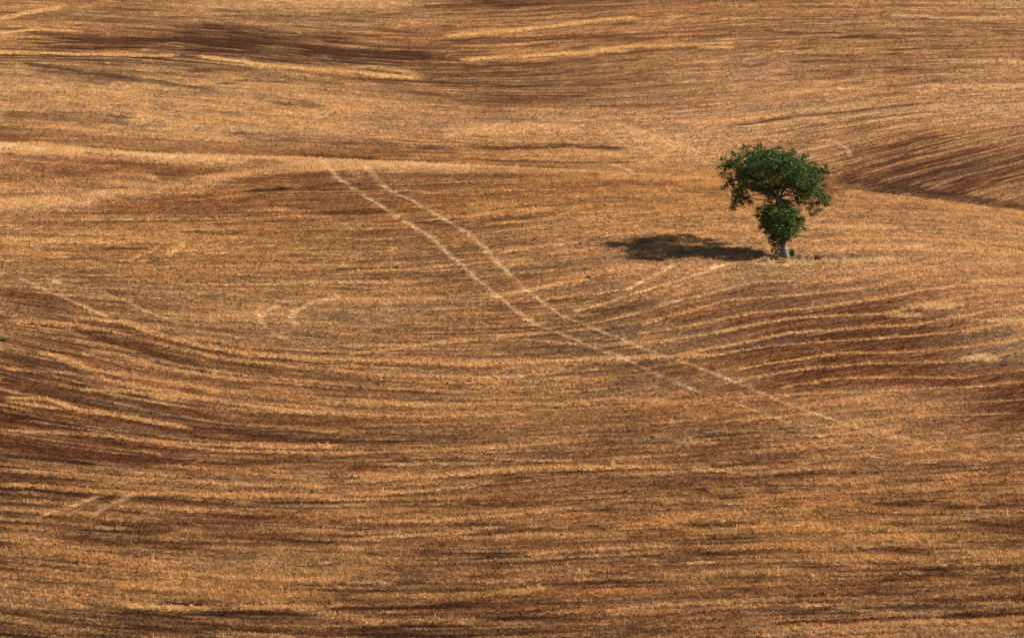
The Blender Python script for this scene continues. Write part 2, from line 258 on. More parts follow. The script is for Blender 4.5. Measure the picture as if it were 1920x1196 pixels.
# ---- traced features; the dark streaks include painted swath shade.  colour  half-thickness(photo px)  alpha  kind(b band, t track, e patch)  points
FEAT = """
S 3.4 .85 t 612,308 650,340 690,372 735,400 785,432 822,455 850,485 890,520 930,552 965,580 1010,610 1060,628 1110,650 1165,670 1215,692 1260,710
S 3.2 .9 t 690,312 715,340 745,365 790,388 830,410 880,440 912,468 935,498 975,535 1015,565 1055,592 1110,612 1160,632 1210,655 1260,672 1320,690
S 3.8 .8 t 1110,650 1165,670 1215,692 1260,710 1310,730
S 3.6 .7 t 1260,710 1310,730 1380,750 1430,772
S 3.8 .7 t 1320,690 1390,715 1450,740 1520,768 1580,790 1650,815
S 3.4 .5 t 1430,772 1500,800 1580,832 1660,858
S 3.2 .5 t 1650,815 1740,835 1850,862
S 8 .75 b -60,262 60,268 160,277 260,286
S 4.5 .8 b 200,287 350,292 480,298 600,303 700,306 850,307 960,310
S 9 .8 b -60,271 100,279 300,291 480,300
S 12 .6 b -60,276 100,282 300,294 480,302
S 10 .5 b 560,312 800,316 1000,318 1300,338
S 14 .35 b -60,350 60,350 200,338 300,330
S 4 .7 b 700,312 900,311 1000,314 1150,320 1300,333 1350,337
S 10 .4 b 300,300 600,309 750,312 900,313
S 8 .5 b -40,380 60,379 180,366 280,352 380,336 480,322 560,314 640,309
S 14 .5 b -40,392 100,386 200,374
S 9 .35 b -40,386 100,382 250,365 420,345
S 3 .8 t 1160,310 1185,324
S 3 .8 t 1196,313 1226,329
W 2.5 .8 t 1150,308 1172,318
L 2.2 .5 b 640,512 760,508 880,500 1000,490
L 2.2 .5 b 330,535 500,534 640,530 800,530
L 2.2 .5 b 600,560 740,562 860,556
L 2.4 .5 b 0,600 100,606 200,622 300,648 420,676 560,690 720,706 900,708 1060,700
L 2.4 .5 b 0,690 120,700 260,730 420,757 600,775 800,782 1000,776
L 2.4 .5 b 0,810 200,815 400,842 640,850 900,842 1100,830
L 2.4 .5 b 0,882 200,896 420,910 640,912
L 2.2 .5 b 1520,530 1640,515 1760,500 1900,492
L 2.2 .5 b 1500,470 1640,466 1800,472 1920,480
L 2.2 .4 b 1540,450 1700,448 1920,458
S 3 .4 t 195,590 260,602 330,626 400,650 470,668
S 3 .4 t 330,604 400,616 470,626 540,638
S 3.4 .7 t 45,520 100,548 150,570 195,590
H 3 .6 t 150,570 195,590 215,602
S 3.2 .7 t 100,520 120,530 190,545 240,565 290,588 330,604
S 2.5 .5 t 100,528 108,515 150,503
S 2.5 .4 t 60,505 150,512 142,528
L 3 .7 b 130,597 230,605 300,632 400,655 480,665 600,674 700,680 850,687 960,684 1100,676 1250,671 1350,668
D 3 .5 b 300,642 400,664 500,675 620,684 720,690 850,696 960,692
L 3.2 .62 t 527,574 500,582 488,597 500,615 540,640 600,645
L 3.2 .62 t 640,556 590,566 555,582 548,595 560,612
L 2.2 .5 b 640,650 750,650 870,642 960,632 1035,622
L 2.2 .7 b 890,560 940,555 1000,545 1050,536 1110,528
L 2.2 .45 b 920,480 1000,470 1100,455
L 2.8 .9 t 1120,604 1190,588 1240,574 1280,562
W 2.6 .5 t 1080,585 1140,568 1200,550 1270,528 1330,508 1368,494
W 4 .6 t 1350,499 1366,494
W 2.6 .5 t 1180,545 1230,515 1270,496 1295,486
L 2.2 .5 b 640,668 750,655 860,640 1000,640 1120,650 1280,640
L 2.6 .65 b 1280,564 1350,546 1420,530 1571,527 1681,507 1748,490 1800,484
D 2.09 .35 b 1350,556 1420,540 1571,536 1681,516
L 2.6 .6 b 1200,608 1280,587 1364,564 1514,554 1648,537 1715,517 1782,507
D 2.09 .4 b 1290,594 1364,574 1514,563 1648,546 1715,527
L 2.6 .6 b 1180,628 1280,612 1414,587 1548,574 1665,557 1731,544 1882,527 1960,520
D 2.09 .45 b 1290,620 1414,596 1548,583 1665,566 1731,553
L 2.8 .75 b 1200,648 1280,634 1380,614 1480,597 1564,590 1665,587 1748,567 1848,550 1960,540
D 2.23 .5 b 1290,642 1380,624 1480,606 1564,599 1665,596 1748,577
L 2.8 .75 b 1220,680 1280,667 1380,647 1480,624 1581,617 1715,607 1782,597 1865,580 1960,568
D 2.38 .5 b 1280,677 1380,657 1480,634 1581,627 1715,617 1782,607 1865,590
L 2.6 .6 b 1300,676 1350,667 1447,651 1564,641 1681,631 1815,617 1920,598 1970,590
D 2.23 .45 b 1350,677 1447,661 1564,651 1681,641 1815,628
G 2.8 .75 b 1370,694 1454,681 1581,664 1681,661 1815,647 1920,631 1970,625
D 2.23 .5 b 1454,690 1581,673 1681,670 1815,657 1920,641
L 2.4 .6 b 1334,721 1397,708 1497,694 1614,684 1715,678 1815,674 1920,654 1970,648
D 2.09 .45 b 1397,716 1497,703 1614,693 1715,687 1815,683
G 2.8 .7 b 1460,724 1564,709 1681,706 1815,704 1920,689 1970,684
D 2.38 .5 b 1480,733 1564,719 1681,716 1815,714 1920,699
L 2.4 .6 b 1200,765 1280,751 1380,741 1581,731 1715,728 1849,721 1920,714 1970,708
D 4 .5 b 1480,725 1560,722 1640,728
L 2.4 .5 b 1380,790 1581,771 1715,758 1920,748 1970,744
L 2.4 .5 b 1480,760 1614,752 1700,745
L 2.4 .5 b 1500,800 1700,782 1920,776
W 6 .9 e 1500,492 30
Y 8 .6 e 1540,490 50
W 5 .9 e 1436,494 20
W 4 .5 e 1560,492 30
W 6 .95 e 1842,667 34
W 4 1 e 1605,430 60
S 2.2 .7 b 1500,425 1560,429 1670,432
W 3.6 .9 e 1718,462 34
W 3.5 .7 b 1870,470 1900,475 1960,480
W 7 .6 e 1620,489 85
Y 10 .5 e 1560,486 60
W 4 .6 e 1870,497 40
W 3.5 .6 e 1870,527 45
W 5 .8 e 1750,572 48
W 4 .6 e 1700,590 40
W 4 .85 e 1880,600 50
W 5 .5 e 1800,593 25
L 8 .7 e 1180,506 62
Y 7 .5 e 1170,488 60
Y 9 .5 e 1250,478 50
Y 14 .45 e 700,594 150
W 4 .4 e 430,591 110
Y 6 .5 e 620,592 60
K 18 .5 e 1180,690 110
K 10 .5 e 1040,655 100
Q 7 .5 e 1100,703 60
Y 9 .45 e 1240,714 90
Y 10 .4 e 1440,645 90
Y 8 .4 e 960,640 90
D 6 .45 b 900,620 960,615 1020,620 1060,622
D 6 .5 b 1100,590 1170,580 1250,565
D 4 .5 b 1280,555 1340,550 1370,556
D 4 .5 b 1290,595 1330,600
D 9 .45 e 960,500 0
D 7 .7 e 270,76 160
D 6 .7 e 430,82 110
D 7 .55 b 330,62 450,75 560,84 700,100 820,105
D 5 .6 b 0,55 120,68 220,72
K 4 .7 b 40,118 120,128 220,142 320,156 420,170
K 3.5 .6 b 400,158 480,152 560,155
D 6 .5 b 60,135 160,142 260,150
D 7 .6 b 560,92 640,98 760,100 820,108
D 4 .6 b 350,135 420,130 500,134
K 4 .7 b 500,192 560,198 620,205
H 2.6 .6 b -40,95 60,97 150,101 300,105 350,102
H 2.8 .7 b 370,105 450,115 520,124 600,131 700,138 800,148
H 3 .6 b 0,38 60,25 140,12
H 2.5 .6 b 0,65 80,58 170,62
G 5 .5 b 0,15 70,12 200,14
H 4 .7 b 640,128 700,124 760,132 800,143
D 4 .5 b 740,150 800,150 850,155
H 2.8 .65 b 860,110 950,106 1050,100 1130,96 1180,97
H 3 .6 b 830,68 900,62 980,55 1060,45 1130,36 1200,32
H 2.6 .5 b 1100,92 1200,88 1300,84 1380,80
D 4 .5 b 830,80 900,75 1000,72 1100,62
D 4 .5 b 860,120 960,118 1060,118
Y 3 .6 b 1140,110 1220,106 1300,102 1430,92
D 5 .6 e 840,48 22
L 8 .6 b 380,4 520,6 660,6 800,2
D 5 .6 b 780,12 900,8 1000,0
L 12 .55 e 60,156 110
S 7 .5 e 110,165 50
L 10 .45 e 180,186 120
L 6 .5 b 100,205 200,206 300,212
H 8 .55 b 330,226 420,226 520,228 600,238 680,250
H 5 .5 b 480,205 560,215 640,212
W 2.6 .8 e 245,226 28
Y 4 .5 e 290,235 60
L 8 .45 b 560,220 640,232 700,248 760,262
D 8 .55 b 0,212 120,218 260,226
O 9 .5 b 60,245 250,268 450,280 600,285 760,290
D 4 .6 b 560,290 640,294 720,296
D 5 .5 b 420,250 520,262 620,268 760,272
K 5 .7 b 770,278 830,277 870,280
D 4.5 .7 b 860,274 960,276 1060,272 1180,280
G 4 .6 b 760,292 900,294 1050,292 1180,296
D 2.5 .6 b 880,302 1000,303 1200,304
S 9 .5 b 820,252 900,242 1000,238 1100,246
L 11 .45 b 940,205 1040,215 1110,240 1180,262 1300,280
S 5 .5 b 1140,232 1200,250 1260,272 1320,290
L 14 .35 b 1180,272 1300,285 1400,300
H 4 .6 b 1400,182 1480,172 1580,166 1640,162
Y 4.5 .55 b 1380,206 1480,198 1580,190 1660,180
K 3 .6 b 1600,180 1660,175 1720,172
D 2.6 .7 b 1350,238 1420,228 1490,218 1600,208 1720,192
D 2.4 .5 b 1420,258 1500,240 1600,226 1760,206
G 3 .5 b 1280,232 1380,224 1480,212
L 5 .4 b 1460,210 1560,205 1640,196
K 3.5 .65 b 1575,64 1640,70 1700,74
S 3 .6 b 1640,60 1690,62
Y 3 .5 b 1280,80 1400,74 1480,66
H 3 .5 b 1300,88 1380,90
S 3 .5 b 1640,30 1760,34 1920,38
S 4 .4 b 1740,115 1920,116
S 3 .4 b 1700,160 1920,162
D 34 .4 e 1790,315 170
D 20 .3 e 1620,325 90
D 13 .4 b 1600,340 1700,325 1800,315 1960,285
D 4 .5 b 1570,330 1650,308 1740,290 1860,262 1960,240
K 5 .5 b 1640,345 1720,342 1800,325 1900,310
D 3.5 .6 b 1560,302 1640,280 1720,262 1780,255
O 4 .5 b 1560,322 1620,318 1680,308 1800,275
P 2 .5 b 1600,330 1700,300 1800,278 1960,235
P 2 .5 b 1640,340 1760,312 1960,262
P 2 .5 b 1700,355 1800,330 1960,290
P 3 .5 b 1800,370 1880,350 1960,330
L 2.6 .6 t 1530,262 1560,264 1590,280 1592,292
L 2.4 .5 t 1540,275 1560,268
D 7 .7 b 1560,334 1640,343 1740,360 1840,378 1940,392
K 5 .5 b 1600,343 1740,368 1880,388
L 7 .9 b 1560,360 1700,372 1800,388 1900,410 1980,432
L 7 .4 b 1500,392 1700,400 1850,425 1980,450
B 3.4 .9 b 448,360 480,358 520,356 560,353
D 3.5 .5 b 560,352 640,345 720,346
N 2.6 .6 e 512,349 26
D 3.5 .6 b 330,438 420,444 500,444 640,434
D 4 .6 b 560,404 640,400 740,396
O 10 .4 b 200,395 400,385 600,372 700,392
G 6 .5 b 0,452 150,452 300,452 420,450 640,440
L 3.5 .5 b 0,449 100,452 250,456
L 3.2 .62 t 250,485 290,470 300,462
L 3.2 .62 t 320,478 345,465 348,455
D 2.6 .6 b 150,465 260,466 300,466
G 4 .6 b 230,513 320,513 420,508 640,505
K 9 .4 e 291,490 9
D 6 .5 e 235,492 4
D 10 .4 e 97,572 4
K 2.5 .6 b 115,475 170,484 250,493
G 8 .6 b 980,344 1100,336 1250,338 1400,345
O 5 .6 b 900,372 1000,358 1130,348 1280,344
D 4 .5 b 960,392 1040,386 1120,378 1200,374
D 4 .5 b 770,420 860,425 960,410 1060,400
G 5 .5 b 860,395 1000,382 1180,362
L 4 .4 b 840,455 940,440 1060,420 1180,408
D 5 .7 b 130,618 180,632 240,652 300,668 380,682
R 13 .55 e 270,640 60
D 5 .5 b 380,676 450,684 540,700
K 9 .55 b -20,664 60,676 120,690 180,704
K 5 .5 b 20,690 60,700 110,696
L 3 .6 b 60,660 100,668 170,695 240,706 330,725 420,742
L 3 .5 b 150,660 220,668 300,690 380,705 480,720
L 3 .5 b 140,735 220,738 300,745 420,755
Y 3.5 .5 b 150,732 220,735 280,740
L 3 .55 b 0,748 80,752 150,772 260,786 360,800
D 3.5 .6 b 0,780 50,786 90,792 220,800
L 2.6 .5 b 210,820 300,826 420,832 640,836
L 2.6 .5 b 640,752 760,758 900,757 1050,757 1150,745 1280,752
L 2.6 .45 b 0,755 120,770
N 2.6 .5 e 8,637 12
D 22 .3 e 110,842 150
B 4.4 .85 b -20,858 60,862 120,864 180,874
B 3 .6 b 0,790 40,786 90,790
K 3 .6 b 40,874 120,880 180,888 260,896
G 4 .6 b 0,866 80,872 150,882
G 3.5 .6 b 0,908 80,914 200,924 300,928 420,930 640,928
B 5 .8 b -20,916 50,918 100,924 160,932 220,938
D 5 .6 b 180,928 260,936 340,938
D 6 .6 b 280,932 340,936 360,944
E 5 .5 e 430,900 40
L 3.8 .6 t 175,930 140,945 90,962 60,975
L 3.8 .6 t 250,925 200,945 170,965
G 6 .45 b 20,975 100,980 200,978
B 4 .65 b 80,1010 180,1010 280,1014 340,1022 420,1020
D 6 .55 b 100,1015 250,1020 400,1025 560,1018 640,1014
G 4 .6 b 270,1006 340,1004 400,1008
G 9 .55 b 0,1020 60,1035 160,1050 280,1062
D 7 .4 e 430,1045 50
B 3 .7 e 265,1042 12
B 3 .6 b 0,1068 70,1064 110,1070
G 4 .6 b 0,1062 100,1078 180,1090 300,1092 420,1098 640,1096
E 4 .4 b 330,1062 450,1066 560,1068
G 7 .5 b 480,1118 560,1120 640,1122
H 3.6 .7 b 200,1132 300,1140 420,1142 520,1138 640,1134
B 6 .8 b 200,1146 300,1150 400,1148 500,1152 600,1154
B 4 .7 b 520,1094 600,1098 660,1092
B 4 .7 b 500,1130 580,1134 640,1132
B 6 .8 b 600,1144 700,1142 774,1137 854,1130 934,1124
D 5 .6 b 640,1150 740,1152 820,1148
H 5 .7 b 640,1118 740,1118 840,1116 975,1110 1040,1100
H 4.4 .75 b 652,1162 700,1166 750,1168
B 4 .6 b 700,1174 760,1178
B 7 .65 b 960,1155 1000,1156 1050,1150
D 8 .7 e 900,983 60
B 5 .65 b 850,1003 910,1000 974,993 1041,990
B 4.5 .6 b 1065,980 1100,982 1140,986
B 4.5 .6 b 1190,988 1240,994 1290,996
B 5 .65 e 820,1038 45
D 6 .6 e 930,1044 60
K 4 .6 e 960,1044 45
D 4.5 .6 b 857,1083 920,1080 990,1078
K 4 .5 e 725,1100 30
K 4 .5 b 640,1022 700,1020 740,1022
B 5 .6 e 950,868 18
D 5 .6 b 970,868 1010,870 1040,872
D 4 .6 e 960,896 45
B 4 .6 e 1190,942 45
L 2.6 .6 b 640,900 760,894 874,886 975,880 1108,876 1280,876
L 2.6 .5 b 640,926 740,920 840,913 940,903
L 2.6 .5 b 640,977 807,977 957,963 1100,950
L 2.6 .55 b 640,1010 840,997 955,985
L 2.4 .45 b 975,1040 1140,1030 1280,1023
L 2.6 .4 b 860,858 940,862 1080,866
B 2 .7 b 1035,1070 1080,1070 1125,1074 1200,1080 1280,1084
W 2.4 .8 b 1062,1071 1090,1074 1120,1078
E 6 .4 e 1230,828 60
Q 5 .4 e 1250,830 45
G 13 .5 e 1560,990 130
H 5 .6 b 1300,1000 1420,990 1520,985 1620,1002 1760,1010
H 4.5 .65 b 1500,1046 1600,1044 1700,1050 1800,1060
H 8 .55 e 1890,1045 50
H 4 .6 b 1860,920 1920,924 1960,926
G 5 .5 b 1280,925 1400,930 1500,932 1600,928
D 5 .7 e 1370,934 36
D 8 .6 e 1450,920 26
D 5 .6 b 1290,920 1330,924 1350,930
B 3 .7 e 1532,966 28
B 4 .6 e 1450,965 32
D 7 .7 e 1700,948 70
B 4.4 .6 e 1800,953 36
B 5.5 .7 e 1870,950 34
B 6 .7 e 1890,986 42
B 5 .7 e 1790,996 50
D 6 .6 e 1690,988 36
D 4.5 .7 e 1400,985 38
D 4.5 .6 e 1330,985 40
B 4 .65 b 1420,1032 1480,1036 1530,1040
D 5 .6 e 1660,1032 50
B 5 .6 e 1720,1034 36
D 5 .7 b 1720,1068 1780,1074 1830,1082
B 5.5 .7 e 1890,1071 44
D 5 .6 e 1890,1090 44
D 4 .6 e 1640,1000 60
K 6 .6 e 1430,1086 90
D 7 .55 e 1390,1108 70
W 2.4 .6 e 1310,1056 40
W 2.4 .6 e 1525,1135 30
W 2.4 .6 e 1300,832 26
W 2.2 .6 e 1528,856 22
S 3 .5 b 1560,1138 1640,1146 1720,1154 1800,1150
S 2.6 .5 b 1280,1102 1350,1100
S 2.6 .5 b 1280,1170 1400,1168 1480,1162
W 2.2 .4 b 1440,1190 1560,1182 1660,1168 1800,1162
S 12 .4 e 1830,1180 100
D 6 .5 e 1790,874 40
D 5 .5 b 1380,800 1450,808 1540,806
D 4 .5 b 1300,815 1380,818 1440,812
L 2.6 .5 b 1280,876 1400,888 1520,880 1620,872
L 2.6 .4 b 1430,822 1560,815 1660,812 1760,834
K 12 .3 e 360,600 0
Y 5 .4 b 1290,862 1400,858 1520,850
"""
K = 3.7
trackmask = np.zeros_like(PX); pathmask = np.zeros_like(PX)
nz1 = fnoise(XW / .9, D / .9, 81, 3); nz2 = fnoise(XW / 2.2, VM / .8, 82, 3); nz3 = fnoise(XW / .45, D / .7, 83, 2); nz4 = fnoise(XW / 1.5, VM / .36, 84, 3)
j0 = int(np.searchsorted(pxs, -60)); j1 = int(np.searchsorted(pxs, 1981))
scale_row = None
fi = 0
for line in FEAT.strip().split("\n"):
    q = line.split()
    c, h, al, kd = q[0], float(q[1]), float(q[2]), q[3]
    fi += 1
    if kd == 'e':
        x0, y0 = map(float, q[4].split(",")); rx = float(q[5])
        if rx == 0: continue
        pts = [(x0, y0)]; ex = rx
    else:
        pts = [tuple(map(float, p.split(","))) for p in q[4:]]; ex = 0
    w = h * K if kd != 't' else h * 2.7
    if kd == 'b' and c in 'LGH' and h < 3.7: al = min(1, al * 1.4)
    traced = kd == 'b' and pts[0][0] >= 1180 and 470 < pts[0][1] < 805
    if traced and c in 'LG': w *= .62; al *= .80
    if traced and c == 'D': al *= .55
    if c == 'B': al *= .8
    if kd == 't': al *= .72
    xs = [p[0] for p in pts]; ys = [p[1] for p in pts]
    mx = ex * 1.7 + w * 2.2; my = h * 3 + (ex * .0) + 6
    ja = np.searchsorted(pxs, min(xs) - mx); jb = np.searchsorted(pxs, max(xs) + mx)
    # only the side of the crest the feature is drawn on
    avgx = sum(xs) / len(xs)
    sub_rows = ROW[:, (ja + jb) // 2]
    nearside = sum(y - float(np.interp(x, cx_, cs_)) for x, y in pts) / len(pts) > -6
    dm = (ds < 297.5) if nearside else (ds >= 297.5)
    rmin, rmax = ROW[:, ja:jb].min(axis=1), ROW[:, ja:jb].max(axis=1)
    ii = np.where(dm & (rmax > min(ys) - my) & (rmin < max(ys) + my))[0]
    if len(ii) == 0 or jb <= ja: continue
    ia, ib = ii[0], ii[-1] + 1
    sl_ = (slice(ia, ib), slice(ja, jb))
    px = PX[sl_]; ro = ROW[sl_]; ud = D[sl_] < 297.5
    if kd == 'e':
        dist = np.sqrt(((px - x0) / rx) ** 2 + ((ro - y0) / h) ** 2)
        dist = dist + .35 * nz2[sl_] + .15 * nz1[sl_] + .45 * nz4[sl_]
        a = 1 - sstep(.55, 1.25, dist)
    else:
        dist = np.full(px.shape, 1e9); s_al = np.zeros(px.shape)
        for (xa, ya), (xb, yb) in zip(pts[:-1], pts[1:]):
            vx, vy = xb - xa, (yb - ya) * K
            wx, wy = px - xa, (ro - ya) * K
            t = np.clip((wx * vx + wy * vy) / (vx * vx + vy * vy), 0, 1)
            dist = np.minimum(dist, np.hypot(wx - t * vx, wy - t * vy))
        e0 = np.clip((px - min(xs)) / (25 if kd == 'b' else 6), 0, 1) * np.clip((max(xs) - px) / (25 if kd == 'b' else 6), 0, 1) if kd == 'b' else 1
        if kd == 't':
            dist = dist / w + .30 * nz1[sl_] + .40 * nz3[sl_]
            a = (1 - sstep(.2, 1.35, dist)) * np.clip(.8 + .55 * nz2[sl_], .2, 1)
        else:
            dist = dist / w + .25 * nz1[sl_] + .30 * nz2[sl_] + .45 * nz4[sl_]
            a = 1.2 * (1 - sstep(.45, 1.35, dist)) * e0 * np.clip(.85 + .6 * nz2[sl_], .12, 1)
    a = np.clip(a * al, 0, 1)
    if not nearside: a = a * (~ud)
    else: a = a * ud
    cc = LINP[c] * (1.3 if c == 'W' else 1.25 if (c == 'S' and kd == 'b') else 1.5 if (c in 'LGH' and h < 3.7 and kd == 'b') else (.75 if c == 'D' else 1)) * np.exp(.10 * nz3[sl_])[..., None]
    # keep some of the ground's own grain
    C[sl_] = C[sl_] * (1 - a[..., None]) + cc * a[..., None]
    if kd == 't' and al > .35: trackmask[sl_] = np.maximum(trackmask[sl_], a / al)
    if kd == 'b' and c == 'S' and 250 < ys[0] < 400 and al > .6 and xs[0] < 800: pathmask[sl_] = np.maximum(pathmask[sl_], a / al)

C = np.clip(C, .006, .8)
# contrast about the local tone, overall gain towards true albedo
C = C * np.exp(np.where(D > 300, .7, 1) * (.26 * nz4 + .10 * fnoise(XW / .38, VM / .5, 85, 2) + .20 * fnoise(XW / .8, VM / .24, 86, 2)))[..., None]
Lm = C @ np.array([.3, .6, .1]); ref = srgb((168, 117, 70)); ref = ref / (ref @ np.array([.3, .6, .1]))
RLO = srgb((104, 67, 40)); RLO = RLO / (RLO @ np.array([.3, .6, .1])); RHI = srgb((214, 182, 126)); RHI = RHI / (RHI @ np.array([.3, .6, .1]))
def regular(col, w_):
    """dry straw is paler where it is lighter: pull hues towards that relation"""
    Lq = np.maximum(col @ np.array([.3, .6, .1]), .004)
    t_ = np.clip((np.log(Lq) - math.log(.07)) / (math.log(.46) - math.log(.07)), 0, 1)[..., None]
    w_ = w_ * (.8 + .9 * t_)
    return col * (1 - w_) + Lq[..., None] * (RLO * (1 - t_) + RHI * t_) * w_
C = regular(C, .26)
C = C * ((np.clip(Lm, .01, 1) / .20) ** .27)[..., None]
C = C / np.maximum(1, C.max(axis=2) / .80)[..., None]
GAIN = np.array([0.95, 0.93, 0.985])
C = np.clip(C * GAIN, .004, .8)
Z = Z + relief(X, D) - .07 * trackmask
Y = D

# ------------------------------------------------------------------ materials
def new_mat(name):
    m = bpy.data.materials.new(name); m.use_nodes = True
    nt = m.node_tree; b = nt.nodes["Principled BSDF"]
    return m, nt, b

def field_material(name):
    m, nt, b = new_mat(name)
    at = nt.nodes.new("ShaderNodeAttribute"); at.attribute_name = "tone"
    ge = nt.nodes.new("ShaderNodeNewGeometry")
    mp = nt.nodes.new("ShaderNodeMapping"); mp.inputs["Scale"].default_value = (9, 3.5, 9)
    n1 = nt.nodes.new("ShaderNodeTexNoise"); n1.inputs["Scale"].default_value = 1.0; n1.inputs["Detail"].default_value = 4; n1.inputs["Roughness"].default_value = .7
    nt.links.new(ge.outputs["Position"], mp.inputs[0]); nt.links.new(mp.outputs[0], n1.inputs["Vector"])
    mr = nt.nodes.new("ShaderNodeMapRange"); mr.inputs[1].default_value = .25; mr.inputs[2].default_value = .75; mr.inputs[3].default_value = .45; mr.inputs[4].default_value = 1.35
    nt.links.new(n1.outputs["Fac"], mr.inputs[0])
    mu = nt.nodes.new("ShaderNodeVectorMath"); mu.operation = 'SCALE'
    nt.links.new(at.outputs["Color"], mu.inputs[0]); nt.links.new(mr.outputs[0], mu.inputs["Scale"])
    nt.links.new(mu.outputs[0], b.inputs["Base Color"])
    b.inputs["Roughness"].default_value = .95
    b.inputs["Specular IOR Level"].default_value = .1
    bp = nt.nodes.new("ShaderNodeBump"); bp.inputs["Strength"].default_value = .7; bp.inputs["Distance"].default_value = .08
    nt.links.new(n1.outputs["Fac"], bp.inputs["Height"]); nt.links.new(bp.outputs[0], b.inputs["Normal"])
    return m
MFIELD = field_material("stubble_soil")

# ------------------------------------------------------------------ ground sheet
V3 = np.stack([X, Y, Z], axis=-1).reshape(-1, 3)
idx = np.arange(NX * ND).reshape(ND, NX)
FA = np.stack([idx[:-1, :-1], idx[:-1, 1:], idx[1:, 1:], idx[1:, :-1]], axis=-1)
ground = mesh_np("ground", V3, FA.reshape(-1, 4), MFIELD, smooth=True)
tag(ground, "rolling harvested wheat field of brown and golden stubble", kind="structure")
def set_tone(o, cols):
    a = o.data.attributes.new("tone", 'FLOAT_COLOR', 'POINT')
    rgba = np.ones((len(cols), 4), np.float32); rgba[:, :3] = cols
    a.data.foreach_set("color", rgba.ravel())
CF = C.reshape(-1, 3)
set_tone(ground, CF)

def sheet(name, mask, label, lift):
    fm = (mask[:-1, :-1] + mask[1:, 1:] + mask[:-1, 1:] + mask[1:, :-1]) / 4 > .45
    f = FA[fm]
    used, inv = np.unique(f.ravel(), return_inverse=True)
    v = V3[used].copy(); v[:, 2] += lift
    o = mesh_np(name, v, inv.reshape(-1, 4), MFIELD, smooth=True)
    set_tone(o, CF[used]); tag(o, label, kind="structure")
    return o
sheet("tyre_track", trackmask, "pale pressed wheel tracks curving down across the stubble", .008)
sheet("dirt_path", np.where(trackmask > .3, 0, pathmask), "pale dusty path along the brow of the near slope", .004)

# ------------------------------------------------------------------ bilinear lookups on the grid
def at_grid(px, d):
    j = np.clip(np.searchsorted(pxs, px) - 1, 0, NX - 2); i = np.clip(np.searchsorted(ds, d) - 1, 0, ND - 2)
    fx = ((px - pxs[j]) / (pxs[j + 1] - pxs[j])); fy = ((d - ds[i]) / (ds[i + 1] - ds[i]))
    def s(A):
        a, b, c, e = A[i, j], A[i, j + 1], A[i + 1, j], A[i + 1, j + 1]
        if A.ndim == 3: gx, gy = fx[..., None], fy[..., None]
        else: gx, gy = fx, fy
        return (a * (1 - gx) + b * gx) * (1 - gy) + (c * (1 - gx) + e * gx) * gy
    return s
def ground_z(x, y):
    px = np.array([x / y * F / 1.018 + 960]); return float(at_grid(px, np.array([y]))(Z)[0])
def place(px, row):
    """point of the near slope seen at a photo pixel"""
    dsn = ds[(ds > 178) & (ds < 294)]
    rw = row_of(np.full_like(dsn, px), dsn)
    d = float(np.interp(-row, -rw, dsn))
    x = float(u_of_px(px)) * d
    return x, d, ground_z(x, d)

# ------------------------------------------------------------------ stubble (uncountable)
def straw_material(name, attr_type='INSTANCER', transl=.40):
    m, nt, b = new_mat(name)
    at = nt.nodes.new("ShaderNodeAttribute"); at.attribute_name = "straw"; at.attribute_type = attr_type
    nt.links.new(at.outputs["Color"], b.inputs["Base Color"])
    b.inputs["Roughness"].default_value = .75
    b.inputs["Specular IOR Level"].default_value = .15
    tr = nt.nodes.new("ShaderNodeBsdfTranslucent"); nt.links.new(at.outputs["Color"], tr.inputs[0])
    mx = nt.nodes.new("ShaderNodeMixShader"); mx.inputs[0].default_value = transl
    out = nt.nodes["Material Output"]
    nt.links.new(b.outputs[0], mx.inputs[1]); nt.links.new(tr.outputs[0], mx.inputs[2]); nt.links.new(mx.outputs[0], out.inputs[0])
    return m
MSTRAW = straw_material("straw")

def tuft_mesh(name, n, rad, hh, lean, seed):
    r = random.Random(seed); vs = []; fs = []
    for _ in range(n):
        a = r.uniform(0, 6.283); q = rad * math.sqrt(r.random())
        x, y = q * math.cos(a), q * math.sin(a)
        h = hh * r.uniform(.55, 1.15); w = r.uniform(.008, .016)
        b = r.uniform(0, 3.1416); dx, dy = w * math.cos(b), w * math.sin(b)
        lx, ly = r.gauss(0, lean) * h, r.gauss(0, lean) * h
        k = len(vs)
        vs += [(x - dx, y - dy, -.03), (x + dx, y + dy, -.03), (x + lx + dx * .6, y + ly + dy * .6, h), (x + lx - dx * .6, y + ly - dy * .6, h)]
        fs.append((k, k + 1, k + 2, k + 3))
    me = bpy.data.meshes.new(name)
    me.from_pydata(vs, [], fs); me.materials.append(MSTRAW)
    return bpy.data.objects.new(name, me)          # lives only inside the node group

TUFTS = [tuft_mesh("straw_tuft", 7, .06, .075, .25, 1), tuft_mesh("straw_tuft", 6, .09, .065, .35, 2),
         tuft_mesh("straw_tuft", 5, .04, .125, .16, 3), tuft_mesh("straw_tuft", 8, .13, .045, .70, 4)]

NT = 700000
u_ = RNG.random(NT * 2)
dt = 179 * (392 / 179.0) ** u_                      # fewer per square metre with distance
pt = RNG.uniform(-55, 1975, NT * 2)
# drop what the brow hides, thin on tracks, path and bare soil
S = at_grid(pt, dt)
col_t = S(C); tm = S(trackmask); pm = S(pathmask); z_t = S(Z); rowt = S(ROW); vm = S(VM)
lumt = col_t.mean(axis=1)
keep = RNG.random(len(dt)) < np.clip(.75 + 1.6 * (lumt - .15), .5, 1.0) * (1 - .75 * tm) * (1 - .75 * pm)
keep &= ~((dt > 300) & (dt < 313))
